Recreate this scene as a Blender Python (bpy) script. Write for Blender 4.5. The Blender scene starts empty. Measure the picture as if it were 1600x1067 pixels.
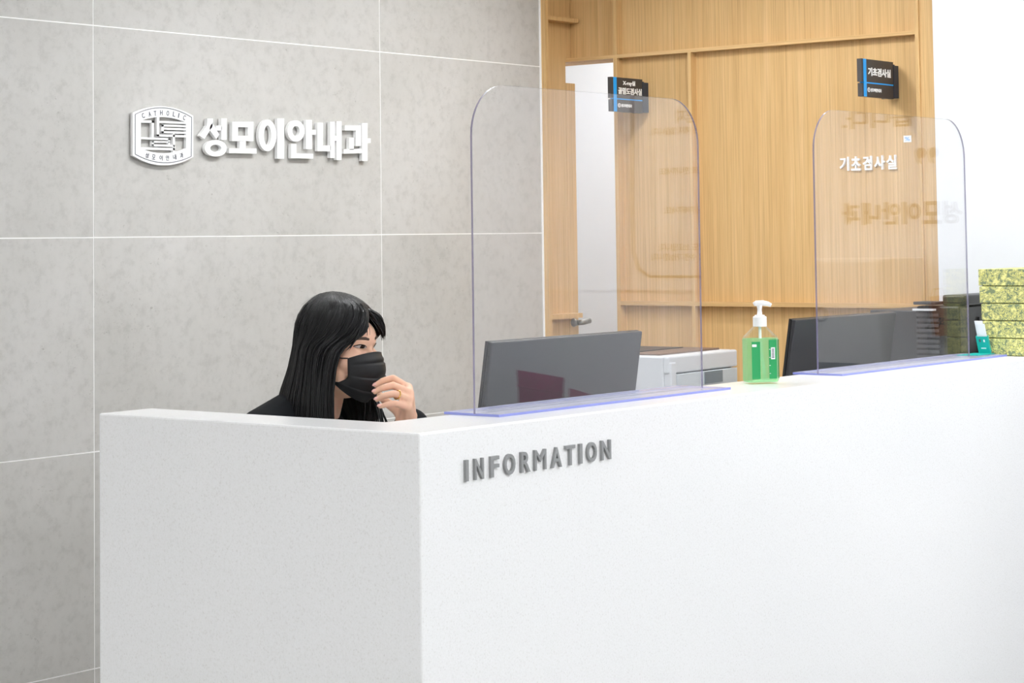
import bpy, bmesh, math, random
from mathutils import Vector, Matrix, noise
from mathutils.bvhtree import BVHTree
random.seed(7)
S = bpy.context.scene
COL = S.collection
R = math.radians

# ------------------------------------------------------------------ camera
FPX, YAW, PIT, ROL, CX, CY, CZ = 3232.8, R(38.289), R(3.032), R(-0.769), 826.5, 202.5, 1.45
fwd = Vector((math.cos(YAW)*math.cos(PIT), math.sin(YAW)*math.cos(PIT), math.sin(PIT)))
_rt = Vector((math.sin(YAW), -math.cos(YAW), 0)); _up = _rt.cross(fwd)
CR = math.cos(ROL)*_rt + math.sin(ROL)*_up
CU = -math.sin(ROL)*_rt + math.cos(ROL)*_up
CO = Vector((0, 0, CZ))
cd = bpy.data.cameras.new('camera'); cam = bpy.data.objects.new('camera', cd); COL.objects.link(cam)
cam.matrix_world = Matrix(((CR.x, CU.x, -fwd.x, 0), (CR.y, CU.y, -fwd.y, 0), (CR.z, CU.z, -fwd.z, CZ), (0, 0, 0, 1)))
cd.sensor_fit = 'HORIZONTAL'; cd.sensor_width = 36; cd.lens = FPX/1600*36
cd.shift_x = (800-CX)/1600; cd.shift_y = (CY-533.5)/1600; cd.clip_start = .05
S.camera = cam
# ------------------------------------------------------------------ world and exposure
wd = bpy.data.worlds.new('world'); S.world = wd; wd.use_nodes = True
wd.node_tree.nodes['Background'].inputs[0].default_value = (.9, .95, 1, 1)
wd.node_tree.nodes['Background'].inputs[1].default_value = .5
S.view_settings.view_transform = 'Standard'; S.view_settings.look = 'None'
S.view_settings.exposure = 0.10; S.view_settings.gamma = 1; S.view_settings.use_curve_mapping = False
# light strengths of the ceiling lamps and added fill panels (watt-like emission of their diffusers)
LAMP_WOOD, LAMP_TILE, FILL_HALL, FILL_LEFT, FILL_ROOM = 17.0, 25.0, 15.5, 21.5, 10.5

def pray(x, y): return fwd + CR*((x-CX)/FPX) - CU*((y-CY)/FPX)
def on(ax, v, x, y):
    d = pray(x, y); return CO + d*((v-CO[ax])/d[ax])
def at_depth(x, y, d): return CO + pray(x, y)*d

# ------------------------------------------------------------------ materials
def srgb(r, g, b):
    f = lambda c: (c/255/12.92 if c/255 <= .04045 else ((c/255+.055)/1.055)**2.4)
    return (f(r), f(g), f(b), 1)
def mat(name, col, rough=.5, metal=0, spec=.5, **kw):
    m = bpy.data.materials.new(name); m.use_nodes = True
    b = m.node_tree.nodes['Principled BSDF']
    b.inputs['Base Color'].default_value = col if len(col) == 4 else (*col, 1)
    b.inputs['Roughness'].default_value = rough; b.inputs['Metallic'].default_value = metal
    b.inputs['Specular IOR Level'].default_value = spec
    for k, v in kw.items(): b.inputs[k.replace('_', ' ')].default_value = v
    return m
def N(m, t, **kw):
    n = m.node_tree.nodes.new(t)
    for k, v in kw.items(): setattr(n, k, v)
    return n
def L(m, a, b): m.node_tree.links.new(a, b)
def noise_tex(m, co, scale, vec=(1, 1, 1), detail=4, rough=.6):
    mp = N(m, 'ShaderNodeMapping'); mp.inputs['Scale'].default_value = vec
    L(m, co, mp.inputs['Vector'])
    n = N(m, 'ShaderNodeTexNoise'); n.inputs['Scale'].default_value = scale
    n.inputs['Detail'].default_value = detail; n.inputs['Roughness'].default_value = rough
    L(m, mp.outputs[0], n.inputs['Vector']); return n.outputs['Fac']
def ramp(m, fac, stops):
    r = N(m, 'ShaderNodeValToRGB'); e = r.color_ramp.elements
    while len(e) < len(stops): e.new(.5)
    for i, (p, c) in enumerate(stops): e[i].position = p; e[i].color = c
    L(m, fac, r.inputs[0]); return r.outputs[0]
def mix(m, fac, a, b, mode='MIX'):
    n = N(m, 'ShaderNodeMix', data_type='RGBA', blend_type=mode)
    if isinstance(fac, (int, float)): n.inputs[0].default_value = fac
    else: L(m, fac, n.inputs[0])
    for i, v in ((6, a), (7, b)):
        if isinstance(v, tuple): n.inputs[i].default_value = v
        else: L(m, v, n.inputs[i])
    return n.outputs[2]
def bsdf(m): return m.node_tree.nodes['Principled BSDF']
def bump(m, h, strength, dist=.002):
    b = N(m, 'ShaderNodeBump'); b.inputs['Strength'].default_value = strength; b.inputs['Distance'].default_value = dist
    L(m, h, b.inputs['Height']); L(m, b.outputs[0], bsdf(m).inputs['Normal'])

def tile_material():
    m = mat('grey concrete look tile', (.6, .6, .6), .55, spec=.35)
    g = N(m, 'ShaderNodeNewGeometry').outputs['Position']
    oi = N(m, 'ShaderNodeObjectInfo').outputs['Random']
    vm = N(m, 'ShaderNodeVectorMath', operation='MULTIPLY_ADD')
    L(m, oi, vm.inputs[0]); vm.inputs[1].default_value = (13, 0, 29); L(m, g, vm.inputs[2]); co = vm.outputs[0]
    big = ramp(m, noise_tex(m, co, 1.5, detail=6, rough=.6), [(.28, srgb(183, 181, 176)), (.52, srgb(194, 192, 188)), (.74, srgb(202, 200, 197))])
    fine = ramp(m, noise_tex(m, co, 26, detail=8, rough=.72), [(.34, (.865, .865, .86, 1)), (.50, (.99, .99, .99, 1)), (.70, (1.03, 1.03, 1.03, 1))])
    c = mix(m, 1, big, fine, 'MULTIPLY')
    pits = ramp(m, noise_tex(m, co, 85, detail=3, rough=.7), [(.27, (.64, .63, .61, 1)), (.38, (1, 1, 1, 1))])
    msk = ramp(m, noise_tex(m, co, 5.5, detail=4, rough=.6), [(.47, (0, 0, 0, 1)), (.62, (1, 1, 1, 1))])
    c2 = mix(m, msk, (1, 1, 1, 1), pits)
    c3 = mix(m, 1, c, c2, 'MULTIPLY')
    L(m, c3, bsdf(m).inputs['Base Color'])
    bump(m, noise_tex(m, co, 70, detail=4), .15, .001)
    return m
def wood_material(name, along):
    # fine straight oak grain running along one world axis
    m = mat(name, (.6, .4, .2), .5, spec=.3)
    g = N(m, 'ShaderNodeNewGeometry').outputs['Position']
    v = lambda k: (1, 1, k) if along == 'z' else (1, k, 1)
    f1 = noise_tex(m, g, 190, v(.010), 3, .6); f2 = noise_tex(m, g, 22, v(.04), 4, .6); f3 = noise_tex(m, g, 460, v(.02), 2, .5)
    base = ramp(m, f2, [(.3, srgb(211, 172, 117)), (.55, srgb(218, 181, 127)), (.75, srgb(225, 190, 139))])
    st = ramp(m, f1, [(.34, (.85, .82, .77, 1)), (.50, (.97, .965, .955, 1)), (.66, (1.04, 1.04, 1.04, 1))])
    st2 = ramp(m, f3, [(.35, (.93, .915, .89, 1)), (.55, (1, 1, 1, 1))])
    c = mix(m, 1, mix(m, 1, base, st, 'MULTIPLY'), st2, 'MULTIPLY')
    L(m, c, bsdf(m).inputs['Base Color']); return m
def quartz_material():
    m = mat('white speckled quartz', (.86, .86, .86), .32, spec=.4)
    g = N(m, 'ShaderNodeNewGeometry').outputs['Position']
    f = ramp(m, noise_tex(m, g, 260, detail=2, rough=.6), [(.28, srgb(227, 226, 225)), (.40, srgb(239, 239, 239)), (.70, srgb(243, 243, 244))])
    L(m, f, bsdf(m).inputs['Base Color']); bsdf(m).inputs['Roughness'].default_value = .24
    return m
def acrylic_material(name, tint=(.985, .985, .99, 1), ior=1.49):
    m = bpy.data.materials.new(name); m.use_nodes = True; nt = m.node_tree; nt.nodes.clear()
    o = N(m, 'ShaderNodeOutputMaterial'); t = N(m, 'ShaderNodeBsdfTransparent'); t.inputs[0].default_value = tint
    gl = N(m, 'ShaderNodeBsdfGlossy'); gl.inputs['Roughness'].default_value = .0
    fr = N(m, 'ShaderNodeFresnel'); fr.inputs[0].default_value = ior
    # both faces of the sheet use the same outside incidence
    ge = N(m, 'ShaderNodeNewGeometry')
    i1 = N(m, 'ShaderNodeMath', operation='MULTIPLY'); i1.inputs[1].default_value = 1/ior-ior; L(m, ge.outputs['Backfacing'], i1.inputs[0])
    i2 = N(m, 'ShaderNodeMath', operation='ADD'); i2.inputs[1].default_value = ior; L(m, i1.outputs[0], i2.inputs[0])
    L(m, i2.outputs[0], fr.inputs[0])
    mx = N(m, 'ShaderNodeMixShader'); L(m, fr.outputs[0], mx.inputs[0]); L(m, t.outputs[0], mx.inputs[1]); L(m, gl.outputs[0], mx.inputs[2])
    L(m, mx.outputs[0], o.inputs[0]); return m
def emit(name, col, s):
    m = bpy.data.materials.new(name); m.use_nodes = True; nt = m.node_tree; nt.nodes.clear()
    o = N(m, 'ShaderNodeOutputMaterial'); e = N(m, 'ShaderNodeEmission'); e.inputs[0].default_value = col; e.inputs[1].default_value = s
    L(m, e.outputs[0], o.inputs[0]); return m

M = dict(
    tile=tile_material(), grout=mat('white grout', srgb(246, 245, 243), .7, spec=.2),
    wood=wood_material('light oak veneer', 'z'), woodh=wood_material('oak ledge', 'y'), quartz=quartz_material(),
    white=mat('white painted wall', srgb(233, 235, 238), .65, spec=.25), ceil=mat('white ceiling', srgb(244, 244, 244), .8, spec=.1),
    floor=mat('pale grey floor tile', srgb(150, 147, 142), .35), white_pl=mat('white acrylic letter', srgb(250, 250, 250), .35),
    grey_let=mat('brushed grey letter', srgb(150, 151, 151), .45, .15), dark_let=mat('dark grey print', srgb(84, 86, 96), .6),
    acr=acrylic_material('clear acrylic sheet'), acr_edge=mat('violet acrylic edge', srgb(128, 122, 156), .25, Alpha=.75),
    base_edge=mat('blue acrylic base edge', srgb(142, 150, 226), .2, Alpha=.8),
    black=mat('black plastic', srgb(34, 34, 37), .38), black2=mat('dark grey plastic', srgb(52, 52, 56), .45),
    mon=mat('charcoal monitor shell', srgb(50, 50, 53), .35), mon_side=mat('monitor side', srgb(30, 30, 32), .4),
    grey_pl=mat('pale grey printer plastic', srgb(214, 217, 221), .45), grey_pl2=mat('cool grey printer plastic', srgb(196, 205, 211), .45),
    recess=mat('dark recess', srgb(120, 132, 140), .5), brown_pl=mat('brown grey top cover', srgb(120, 98, 84), .5),
    sign=mat('charcoal sign face', srgb(62, 58, 57), .5), sign_edge=mat('blue black sign edge', srgb(40, 50, 66), .4),
    blue=mat('bright blue stripe', srgb(20, 160, 240), .4), steel=mat('satin nickel', srgb(150, 148, 142), .35, .8),
    skin=mat('skin', srgb(240, 192, 164), .5, spec=.35, Subsurface_Weight=.12, Subsurface_Scale=.01),
    lips=mat('nail', srgb(240, 186, 176), .25), hair=mat('black hair', srgb(13, 12, 13), .30, spec=.42),
    shirt=mat('black cloth', srgb(22, 24, 27), .85, spec=.2), mask=mat('black mask cloth', srgb(22, 22, 24), .55, spec=.35),
    eyew=mat('eye white', srgb(192, 180, 176), .25), iris=mat('dark brown iris', srgb(34, 22, 18), .12), brow=mat('eyebrow brown', srgb(92, 74, 64), .9),
    gold=mat('gold', srgb(230, 190, 110), .25, 1), kraft=mat('kraft paper', srgb(196, 140, 104), .8, spec=.1),
    teal=mat('teal card', srgb(10, 176, 166), .45), paper=mat('white card', srgb(244, 246, 250), .6), purple=mat('plum fabric', srgb(150, 40, 96), .8),
    pink=mat('pink paper', srgb(226, 160, 196), .7), brownpr=mat('brown vinyl lettering', srgb(84, 58, 34), .6),
    label=mat('green print label', srgb(40, 158, 92), .4), silver=mat('light appliance', srgb(236, 236, 238), .4))
M['louver'] = mat('grey louver plastic', srgb(80, 80, 84), .5)
M['sheen_plate'] = mat('acrylic plate with painted pale sheen', srgb(226, 228, 246), .22, spec=.3, Alpha=.5)  # clear plate; pale diffuse colour stands in for its bright reflections
m = M['hair']; g = N(m, 'ShaderNodeTexCoord').outputs['UV']
hn = noise_tex(m, g, 40, (6, .12, 1), 3, .6)
bump(m, hn, .7, .004)

# ------------------------------------------------------------------ mesh helpers
class MB:
    def __init__(s): s.v = []; s.f = []; s.mi = []
    def add(s, vs, fs, mi=0):
        o = len(s.v); s.v += [Vector(v) for v in vs]; s.f += [tuple(o+i for i in f) for f in fs]; s.mi += [mi]*len(fs); return s
    def box(s, x0, x1, y0, y1, z0, z1, mi=0, mx=None):
        vs = [Vector(p) for p in ((x0, y0, z0), (x1, y0, z0), (x1, y1, z0), (x0, y1, z0), (x0, y0, z1), (x1, y0, z1), (x1, y1, z1), (x0, y1, z1))]
        if mx is not None: vs = [mx @ v for v in vs]
        return s.add(vs, [(0, 3, 2, 1), (4, 5, 6, 7), (0, 1, 5, 4), (1, 2, 6, 5), (2, 3, 7, 6), (3, 0, 4, 7)], mi)
    def prism(s, poly, z0, z1, mx=None, mi=0, side_mi=None):
        # poly: counter-clockwise 2D outline in the local plane, extruded along local z
        n = len(poly); vs = [Vector((p[0], p[1], z0)) for p in poly]+[Vector((p[0], p[1], z1)) for p in poly]
        if mx is not None: vs = [mx @ v for v in vs]
        s.add(vs, [tuple(range(n-1, -1, -1)), tuple(range(n, 2*n))], mi); o = len(s.v)-2*n
        fs = [(o+i, o+(i+1) % n, o+n+(i+1) % n, o+n+i) for i in range(n)]
        s.f += fs; s.mi += [mi if side_mi is None else side_mi]*n; return s
    def ring(s, outer, inner, z0, z1, mx=None, mi=0):
        n = len(outer); vs = [Vector((*p, z)) for z in (z0, z1) for q in (outer, inner) for p in q]
        if mx is not None: vs = [mx @ v for v in vs]
        fs = []
        for i in range(n):
            j = (i+1) % n
            fs += [(2*n+i, 2*n+j, 3*n+j, 3*n+i), (i, n+i, n+j, j), (i, j, 2*n+j, 2*n+i), (n+i, 3*n+i, 3*n+j, n+j)]
        return s.add(vs, fs, mi)
    def lathe(s, prof, seg=24, mx=None, mi=0, sx=1, sy=1):
        vs = []; fs = []; n = len(prof)
        for (r, z) in prof:
            for k in range(seg):
                a = 2*math.pi*k/seg; vs.append(Vector((r*sx*math.cos(a), r*sy*math.sin(a), z)))
        for i in range(n-1):
            for k in range(seg):
                k2 = (k+1) % seg; fs.append((i*seg+k, i*seg+k2, (i+1)*seg+k2, (i+1)*seg+k))
        fs.append(tuple(range(seg-1, -1, -1))); fs.append(tuple((n-1)*seg+k for k in range(seg)))
        if mx is not None: vs = [mx @ v for v in vs]
        return s.add(vs, fs, mi)
    def tube(s, pts, rad, seg=8, mi=0):
        pts = [Vector(p) for p in pts]; n = len(pts)
        if not isinstance(rad, (list, tuple)): rad = [rad]*n
        vs = []; fs = []; t = (pts[1]-pts[0]).normalized()
        a = t.orthogonal().normalized()
        for i, p in enumerate(pts):
            t = ((pts[min(i+1, n-1)]-pts[max(i-1, 0)])).normalized()
            a = (a-t*a.dot(t)); a = a.normalized() if a.length > 1e-6 else t.orthogonal().normalized(); b = t.cross(a)
            for k in range(seg):
                w = 2*math.pi*k/seg; vs.append(p+(a*math.cos(w)+b*math.sin(w))*rad[i])
        for i in range(n-1):
            for k in range(seg):
                k2 = (k+1) % seg; fs.append((i*seg+k, i*seg+k2, (i+1)*seg+k2, (i+1)*seg+k))
        fs.append(tuple(range(seg-1, -1, -1))); fs.append(tuple((n-1)*seg+k for k in range(seg)))
        return s.add(vs, fs, mi)
    def ell(s, c, rx, ry, rz, mx=None, seg=20, rings=12, mi=0):
        vs = []; fs = []; c = Vector(c)
        for i in range(rings+1):
            th = math.pi*i/rings
            for k in range(seg):
                ph = 2*math.pi*k/seg; vs.append(c+Vector((rx*math.sin(th)*math.cos(ph), ry*math.sin(th)*math.sin(ph), -rz*math.cos(th))))
        for i in range(rings):
            for k in range(seg):
                k2 = (k+1) % seg; fs.append((i*seg+k, i*seg+k2, (i+1)*seg+k2, (i+1)*seg+k))
        if mx is not None: vs = [mx @ v for v in vs]
        return s.add(vs, fs, mi)
    def build(s, name, mats, parent=None, smooth=False, bevel=0, org=None):
        me = bpy.data.meshes.new(name)
        o = bpy.data.objects.new(name, me); COL.objects.link(o)
        if not isinstance(mats, (list, tuple)): mats = [mats]
        for q in mats: me.materials.append(q)
        if parent is not None:
            o.parent = parent
            wm = WM.get(parent.name, Matrix()); 
            off = wm.translation if org is None else None
            inv = wm.inverted(); vs = [inv @ v for v in s.v]
        else:
            c = Vector(org) if org is not None else Vector((0, 0, 0)); o.location = c; vs = [v-c for v in s.v]; WM[o.name] = Matrix.Translation(c)
        if parent is not None: WM[o.name] = WM.get(parent.name, Matrix())
        me.from_pydata([tuple(v) for v in vs], [], s.f); me.polygons.foreach_set('material_index', s.mi)
        bm = bmesh.new(); bm.from_mesh(me)
        if smooth: bmesh.ops.remove_doubles(bm, verts=bm.verts, dist=1e-6)
        bmesh.ops.recalc_face_normals(bm, faces=bm.faces); bm.to_mesh(me); bm.free()
        if smooth: me.polygons.foreach_set('use_smooth', [True]*len(me.polygons))
        if bevel:
            b = o.modifiers.new('bevel', 'BEVEL'); b.width = bevel; b.segments = 2; b.limit_method = 'ANGLE'
        return o
WM = {}
def tag(o, label, cat, group=None):
    o['label'] = label; o['category'] = cat
    if group: o['group'] = group
    return o
def thing(name, loc, label, cat, group=None):
    o = bpy.data.objects.new(name, None); COL.objects.link(o); o.location = loc; o.empty_display_size = .05
    WM[o.name] = Matrix.Translation(Vector(loc)); return tag(o, label, cat, group)
def struct(o): o['kind'] = 'structure'; return o
def frame(org, right, up):
    r, u = Vector(right).normalized(), Vector(up).normalized(); n = r.cross(u)
    return Matrix(((r.x, u.x, n.x, org[0]), (r.y, u.y, n.y, org[1]), (r.z, u.z, n.z, org[2]), (0, 0, 0, 1)))
def text_geo(body, bold=.0):
    c = bpy.data.curves.new('txt', 'FONT'); c.body = body; c.offset = bold; c.resolution_u = 4
    o = bpy.data.objects.new('txt', c); COL.objects.link(o)
    bpy.context.view_layer.update(); dg = bpy.context.evaluated_depsgraph_get()
    me = bpy.data.meshes.new_from_object(o.evaluated_get(dg))
    bm = bmesh.new(); bm.from_mesh(me); bmesh.ops.remove_doubles(bm, verts=bm.verts, dist=1e-4)
    vs = [v.co.copy() for v in bm.verts]; bm.verts.index_update(); fs = [tuple(v.index for v in f.verts) for f in bm.faces]
    be = [(e.verts[0].index, e.verts[1].index) for e in bm.edges if len(e.link_faces) == 1]
    bm.free(); bpy.data.objects.remove(o); bpy.data.curves.remove(c); bpy.data.meshes.remove(me)
    x0 = min(v.x for v in vs); x1 = max(v.x for v in vs); y0 = min(v.y for v in vs); y1 = max(v.y for v in vs)
    return [((v.x-x0)/(x1-x0), (v.y-y0)/(y1-y0)) for v in vs], fs, be, (x1-x0)/(y1-y0)
_tc = {}
def text(mb, body, mx, w, h, d0, d1, bold=.0, mi=0):
    # lettering w by h from the local origin, raised from local z d0 to d1 (w None keeps the font's aspect)
    k = (body, bold)
    if k not in _tc: _tc[k] = text_geo(body, bold)
    vs, fs, be, asp = _tc[k]
    if w is None: w = h*asp
    n = len(vs)
    P = [mx @ Vector((x*w, y*h, d1)) for x, y in vs]+[mx @ Vector((x*w, y*h, d0)) for x, y in vs]
    F = list(fs)+[tuple(reversed([i+n for i in f])) for f in fs]+[(a, b, b+n, a+n) for a, b in be]
    mb.add(P, F, mi); return w
def ellipse(cx, cy, rx, ry, n=36): return [(cx+rx*math.cos(2*math.pi*i/n), cy+ry*math.sin(2*math.pi*i/n)) for i in range(n)]

TY, XW, XP = 4.582, 6.055, 6.088       # tile face, front of wood battens, face of wood panels
# ================================================================== SETTING
struct(MB().box(-2.6, 8.0, -3.4, 5.9, -.08, 0).build('floor', M['floor']))
struct(MB().box(-2.6, 8.0, -3.4, 5.9, 2.6, 2.68).build('ceiling', M['ceil']))
struct(MB().box(-2.6, -2.5, -3.4, 4.6, 0, 2.6).build('wall_left', M['white']))
struct(MB().box(-2.6, 6.04, -3.5, -3.4, 0, 2.6).build('wall_front', M['white']))
# tiled wall: white grout bed with separate large tiles
wb = struct(MB().box(-2.5, 5.872, TY+.0008, TY+.14, 0, 2.6).build('wall_back', M['grout']))
zs = [0, .2715, .8715, 1.4715, 2.0715, 2.6]; xs = [3.819+1.2*k for k in range(-6, 2)]; xs = [-2.5]+[x for x in xs if x > -2.4]+[5.872]
g = .0017
for i in range(len(xs)-1):
    for j in range(len(zs)-1):
        MB().box(xs[i]+g, xs[i+1]-g, TY, TY+.01, zs[j]+(g if j else 0), zs[j+1]-g).build('tile', M['tile'], wb)
struct(MB().box(5.872, 5.8775, TY-.004, TY+.05, 0, 2.6).build('trim_1', M['grout']))
# oak return beside the tiles: end post, recessed panel and thin ledges
tr = struct(MB().box(5.8775, 6.055, 4.605, 4.72, 0, 2.6).box(6.055, 6.2, 4.606, 4.72, 2.1, 2.6).build('trim_2', M['wood']))
MB().box(5.8775, 5.896, 4.559, 4.62, 0, 2.6).build('post', M['wood'], tr)
for z0, z1 in ((2.243, 2.258), (1.161, 1.178)):
    MB().box(5.896, 6.078, 4.559, 4.606, z0, z1).build('ledge', M['wood'], tr)
# oak wall with thin projecting battens and a doorway at its far end
wr = struct(MB().box(XP+.012, 6.2, 3.1, 4.371, 0, 2.1).box(XP+.012, 6.2, 3.1, 4.606, 2.1, 2.6).build('wall_right', M['wood']))
Ys = [3.1, 4.057, 4.371]
def panel(y0, y1, z0, z1): MB().box(XP, XP+.013, y0+.0006, y1-.0006, z0+.0006, z1-.0006).build('panel', M['wood'], wr)
panel(3.165, 4.057, 0, 1.216); panel(4.057, 4.379, 0, 1.216); panel(3.165, 4.057, 1.216, 2.1065); panel(4.057, 4.379, 1.216, 2.1065)
panel(3.165, 4.379, 2.1065, 2.6); panel(4.379, 4.605, 2.1, 2.6)
MB().box(XW, XP, 3.165, 4.605, 2.1, 2.113).build('rail', M['woodh'], wr)
MB().box(XW, XP, 3.165, 4.371, 1.209, 1.223).build('rail', M['woodh'], wr)
MB().box(XW, XP+.1, 4.371, 4.387, 0, 2.1).build('stile', M['wood'], wr)
MB().box(XW, XP, 4.371, 4.387, 2.113, 2.6).build('stile', M['wood'], wr)
MB().box(XW, XP, 4.050, 4.064, 1.223, 2.1).build('stile', M['wood'], wr)
MB().box(XW, XP, 4.050, 4.064, 0, 1.209).build('stile', M['wood'], wr)
MB().box(XW-.002, XP+.02, 3.158, 3.172, 0, 2.6).build('stile', M['wood'], wr)
MB().box(XW+.004, XP+.02, 3.1, 3.158, 0, 2.6).build('end_post', M['wood'], wr)
# white wall that carries on to the right, and the white room beyond the doorway
struct(MB().box(6.04, 6.2, -3.5, 3.1, 0, 2.6).build('wall_side', M['white']))
struct(MB().box(7.4, 7.5, 3.6, 5.9, 0, 2.6).build('wall_far', M['white']))
struct(MB().box(5.7, 7.4, 5.7, 5.8, 0, 2.6).box(6.2, 7.4, 3.6, 3.7, 0, 2.6).box(5.7, 5.8, 4.722, 5.7, 0, 2.6).build('wall_niche', M['white']))
dr = struct(MB().box(6.062, 6.118, 4.609, 5.5, 0, 2.024).build('door_1', M['wood'], bevel=.001))
h = MB().lathe([(.014, 0), (.016, .004), (.012, .012), (.010, .02)], 20, frame((6.085, 4.609, 1.142), (1, 0, 0), (0, 0, 1)))
h.tube([(6.085, 4.585, 1.142), (6.10, 4.575, 1.143), (6.135, 4.57, 1.148)], [.010, .0105, .010], 12)
h.build('lever_handle', M['steel'], dr, smooth=True)['label'] = 'satin metal lever handle'

# ================================================================== CEILING LAMPS AND ADDED FILL PANELS (out of frame)
def lamp(x0, x1, y0, y1, s, label, kind='ceiling_light'):
    t = thing(kind, ((x0+x1)/2, (y0+y1)/2, 2.6), label, 'light', 'ceiling lamps')
    MB().box(x0-.02, x1+.02, y0-.02, y0, 2.57, 2.6).box(x0-.02, x1+.02, y1, y1+.02, 2.57, 2.6).box(x0-.02, x0, y0, y1, 2.57, 2.6).box(x1, x1+.02, y0, y1, 2.57, 2.6).build('frame', M['white'], t)
    MB().box(x0, x1, y0, y1, 2.58, 2.585).build('diffuser', emit('lamp glow', (.965, .985, 1, 1), s), t)
lamp(5.22, 5.36, 1.4, 4.2, LAMP_WOOD, 'slim linear ceiling lamp in front of the oak wall')
lamp(3.4, 5.15, 3.5, 3.7, LAMP_TILE, 'linear ceiling lamp along the tiled wall')
for i, (x, y) in enumerate(((4.9, .9), (2.6, .6), (4.4, -1.2), (2.6, -1.4), (-.2, 1.5), (-.2, 3.3))):  # unseen panels added to brighten side wall, counter front and counter end
    lamp(x-.6, x+.6, y-.3, y+.3, FILL_LEFT if i > 3 else FILL_HALL, ('added fill panel nearest the white wall', 'added fill panel before the counter end', 'added fill panel at the far white corner', 'added fill panel by the front wall', 'added fill panel above the entrance side', 'added fill panel beside the left tiles')[i])
lamp(6.5, 7.1, 4.2, 5.2, FILL_ROOM, 'added fill panel in the white room behind the doorway')  # unseen panel added so the room beyond the doorway looks bright

# ================================================================== COUNTER
Xc, Yc = 2.844, 2.507
ct = thing('reception_counter', (Xc, Yc, 0), 'white speckled stone reception counter with a corner towards the viewer', 'counter')
L2 = [(Xc, Yc), (5.98, Yc), (5.98, 2.725), (2.99, 2.725), (2.99, 3.398), (Xc, 3.398)]
MB().prism(L2, 0, 1.10).build('body', M['quartz'], ct, bevel=.004)
MB().box(2.995, 5.98, 2.73, 3.10, .72, .7445).build('worktop', M['white_pl'], ct)

# raised grey letters on the counter front
cols = ((352, 372), (398, 448), (478, 525), (547, 605), (630, 680), (698, 760), (783, 837), (853, 905), (922, 940), (960, 1012), (1032, 1083))
nth = 'first second third fourth fifth sixth seventh eighth ninth tenth eleventh'.split()
for k, (ch, (a, b)) in enumerate(zip('INFORMATION', cols)):
    yy = 735-(735-704)*k/10
    xa = on(1, Yc-.009, 620+a/3.2, yy).x; xb = on(1, Yc-.009, 620+b/3.2, yy).x-.003
    mb = MB(); text(mb, ch, frame((xa, Yc, 1.0015), (1, 0, 0), (0, 0, 1)), xb-xa, .0395, -.001, .006, 0 if ch == 'M' else .018)
    tag(mb.build('sign_letter', M['grey_let'], org=(xa, Yc, 1.0015)), 'grey raised letter %s, %s letter of INFORMATION on the counter front' % (ch, nth[k]), 'letter', 'counter letters')

# ================================================================== WALL SIGN ON THE TILES
FY = TY-.017
def wall2(px, py): p = on(1, FY, px, py); return (p.x, p.z)
def crop(s, ox, oy): return lambda pts: [wall2(ox+x/s, oy+y/s) for x, y in pts]
mxT = frame((0, TY, 0), (1, 0, 0), (0, 0, 1))      # local (x, z) on the wall, local z towards the room
def ccw(p):
    a = sum(p[i][0]*p[(i+1) % len(p)][1]-p[(i+1) % len(p)][0]*p[i][1] for i in range(len(p))); return p if a > 0 else p[::-1]
c1 = crop(1600/440, 180, 140)
def rc(x0, y0, x1, y1): return [(x0, y0), (x1, y0), (x1, y1), (x0, y1)]
GL = {
 '성': ([[(524, 165), (556, 165), (553, 208), (508, 280), (480, 262), (522, 205)], [(553, 190), (592, 255), (575, 280), (536, 228), (540, 205)], rc(603, 163, 634, 285), rc(576, 205, 606, 232)], [(572, 333, 62, 47, 32, 21)]),
 '모': ([rc(665, 183, 786, 213), rc(665, 262, 786, 292), rc(665, 212, 698, 263), rc(754, 212, 786, 263), rc(708, 290, 742, 336), [(648, 333), (803, 334), (803, 363), (648, 361)]], []),
 '이': ([rc(922, 163, 960, 392)], [(866, 260, 50, 90, 21, 57)]),
 '안': ([rc(1085, 172, 1118, 338), rc(1116, 228, 1140, 256), rc(1000, 308, 1030, 390), [(1028, 362), (1125, 364), (1125, 392), (1028, 390)]], [(1028, 235, 48, 60, 21, 30)]),
 '내': ([rc(1150, 188, 1180, 350), rc(1178, 318, 1225, 350), rc(1222, 183, 1248, 388), rc(1247, 262, 1259, 290), rc(1258, 180, 1286, 400)], []),
 '과': ([rc(1305, 203, 1370, 232), rc(1368, 203, 1397, 320), rc(1330, 272, 1356, 342), [(1300, 339), (1400, 335), (1402, 361), (1300, 364)], rc(1403, 190, 1434, 405), rc(1432, 277, 1452, 303)], []),
}
for k, (ch, (polys, rings)) in enumerate(GL.items()):
    mb = MB()
    for p in polys: mb.prism(ccw(c1(p)), .004, .017, mxT)
    for cx, cy, rx, ry, ix, iy in rings: mb.ring(ccw(c1(ellipse(cx, cy, rx, ry))), ccw(c1(ellipse(cx, cy, ix, iy))), .004, .017, mxT)
    for p in polys[:1]:
        q = c1(p); mx_ = sum(a for a, b in q)/len(q); mz_ = sum(b for a, b in q)/len(q); mb.box(mx_-.004, mx_+.004, TY-.006, TY, mz_-.004, mz_+.004)
    tag(mb.build('sign_letter', M['white_pl'], org=(on(1, TY, 180+polys[0][0][0]/3.636, 230).x, TY, 1.72)), 'white raised Korean letter %s, %s of six beside the emblem on the tiled wall' % (ch, nth[k]), 'letter', 'wall sign letters')
c2 = crop(1113/120, 200, 155)
def arc(x0, y0, xm, ym, x1, y1, n=14):
    # parabola through three points
    out = []
    for i in range(n+1):
        x = x0+(x1-x0)*i/n; out.append((x, y0*(x-xm)*(x-x1)/((x0-xm)*(x0-x1))+ym*(x-x0)*(x-x1)/((xm-x0)*(xm-x1))+y1*(x-x0)*(x-xm)/((x1-x0)*(x1-xm))))
    return out
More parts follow.
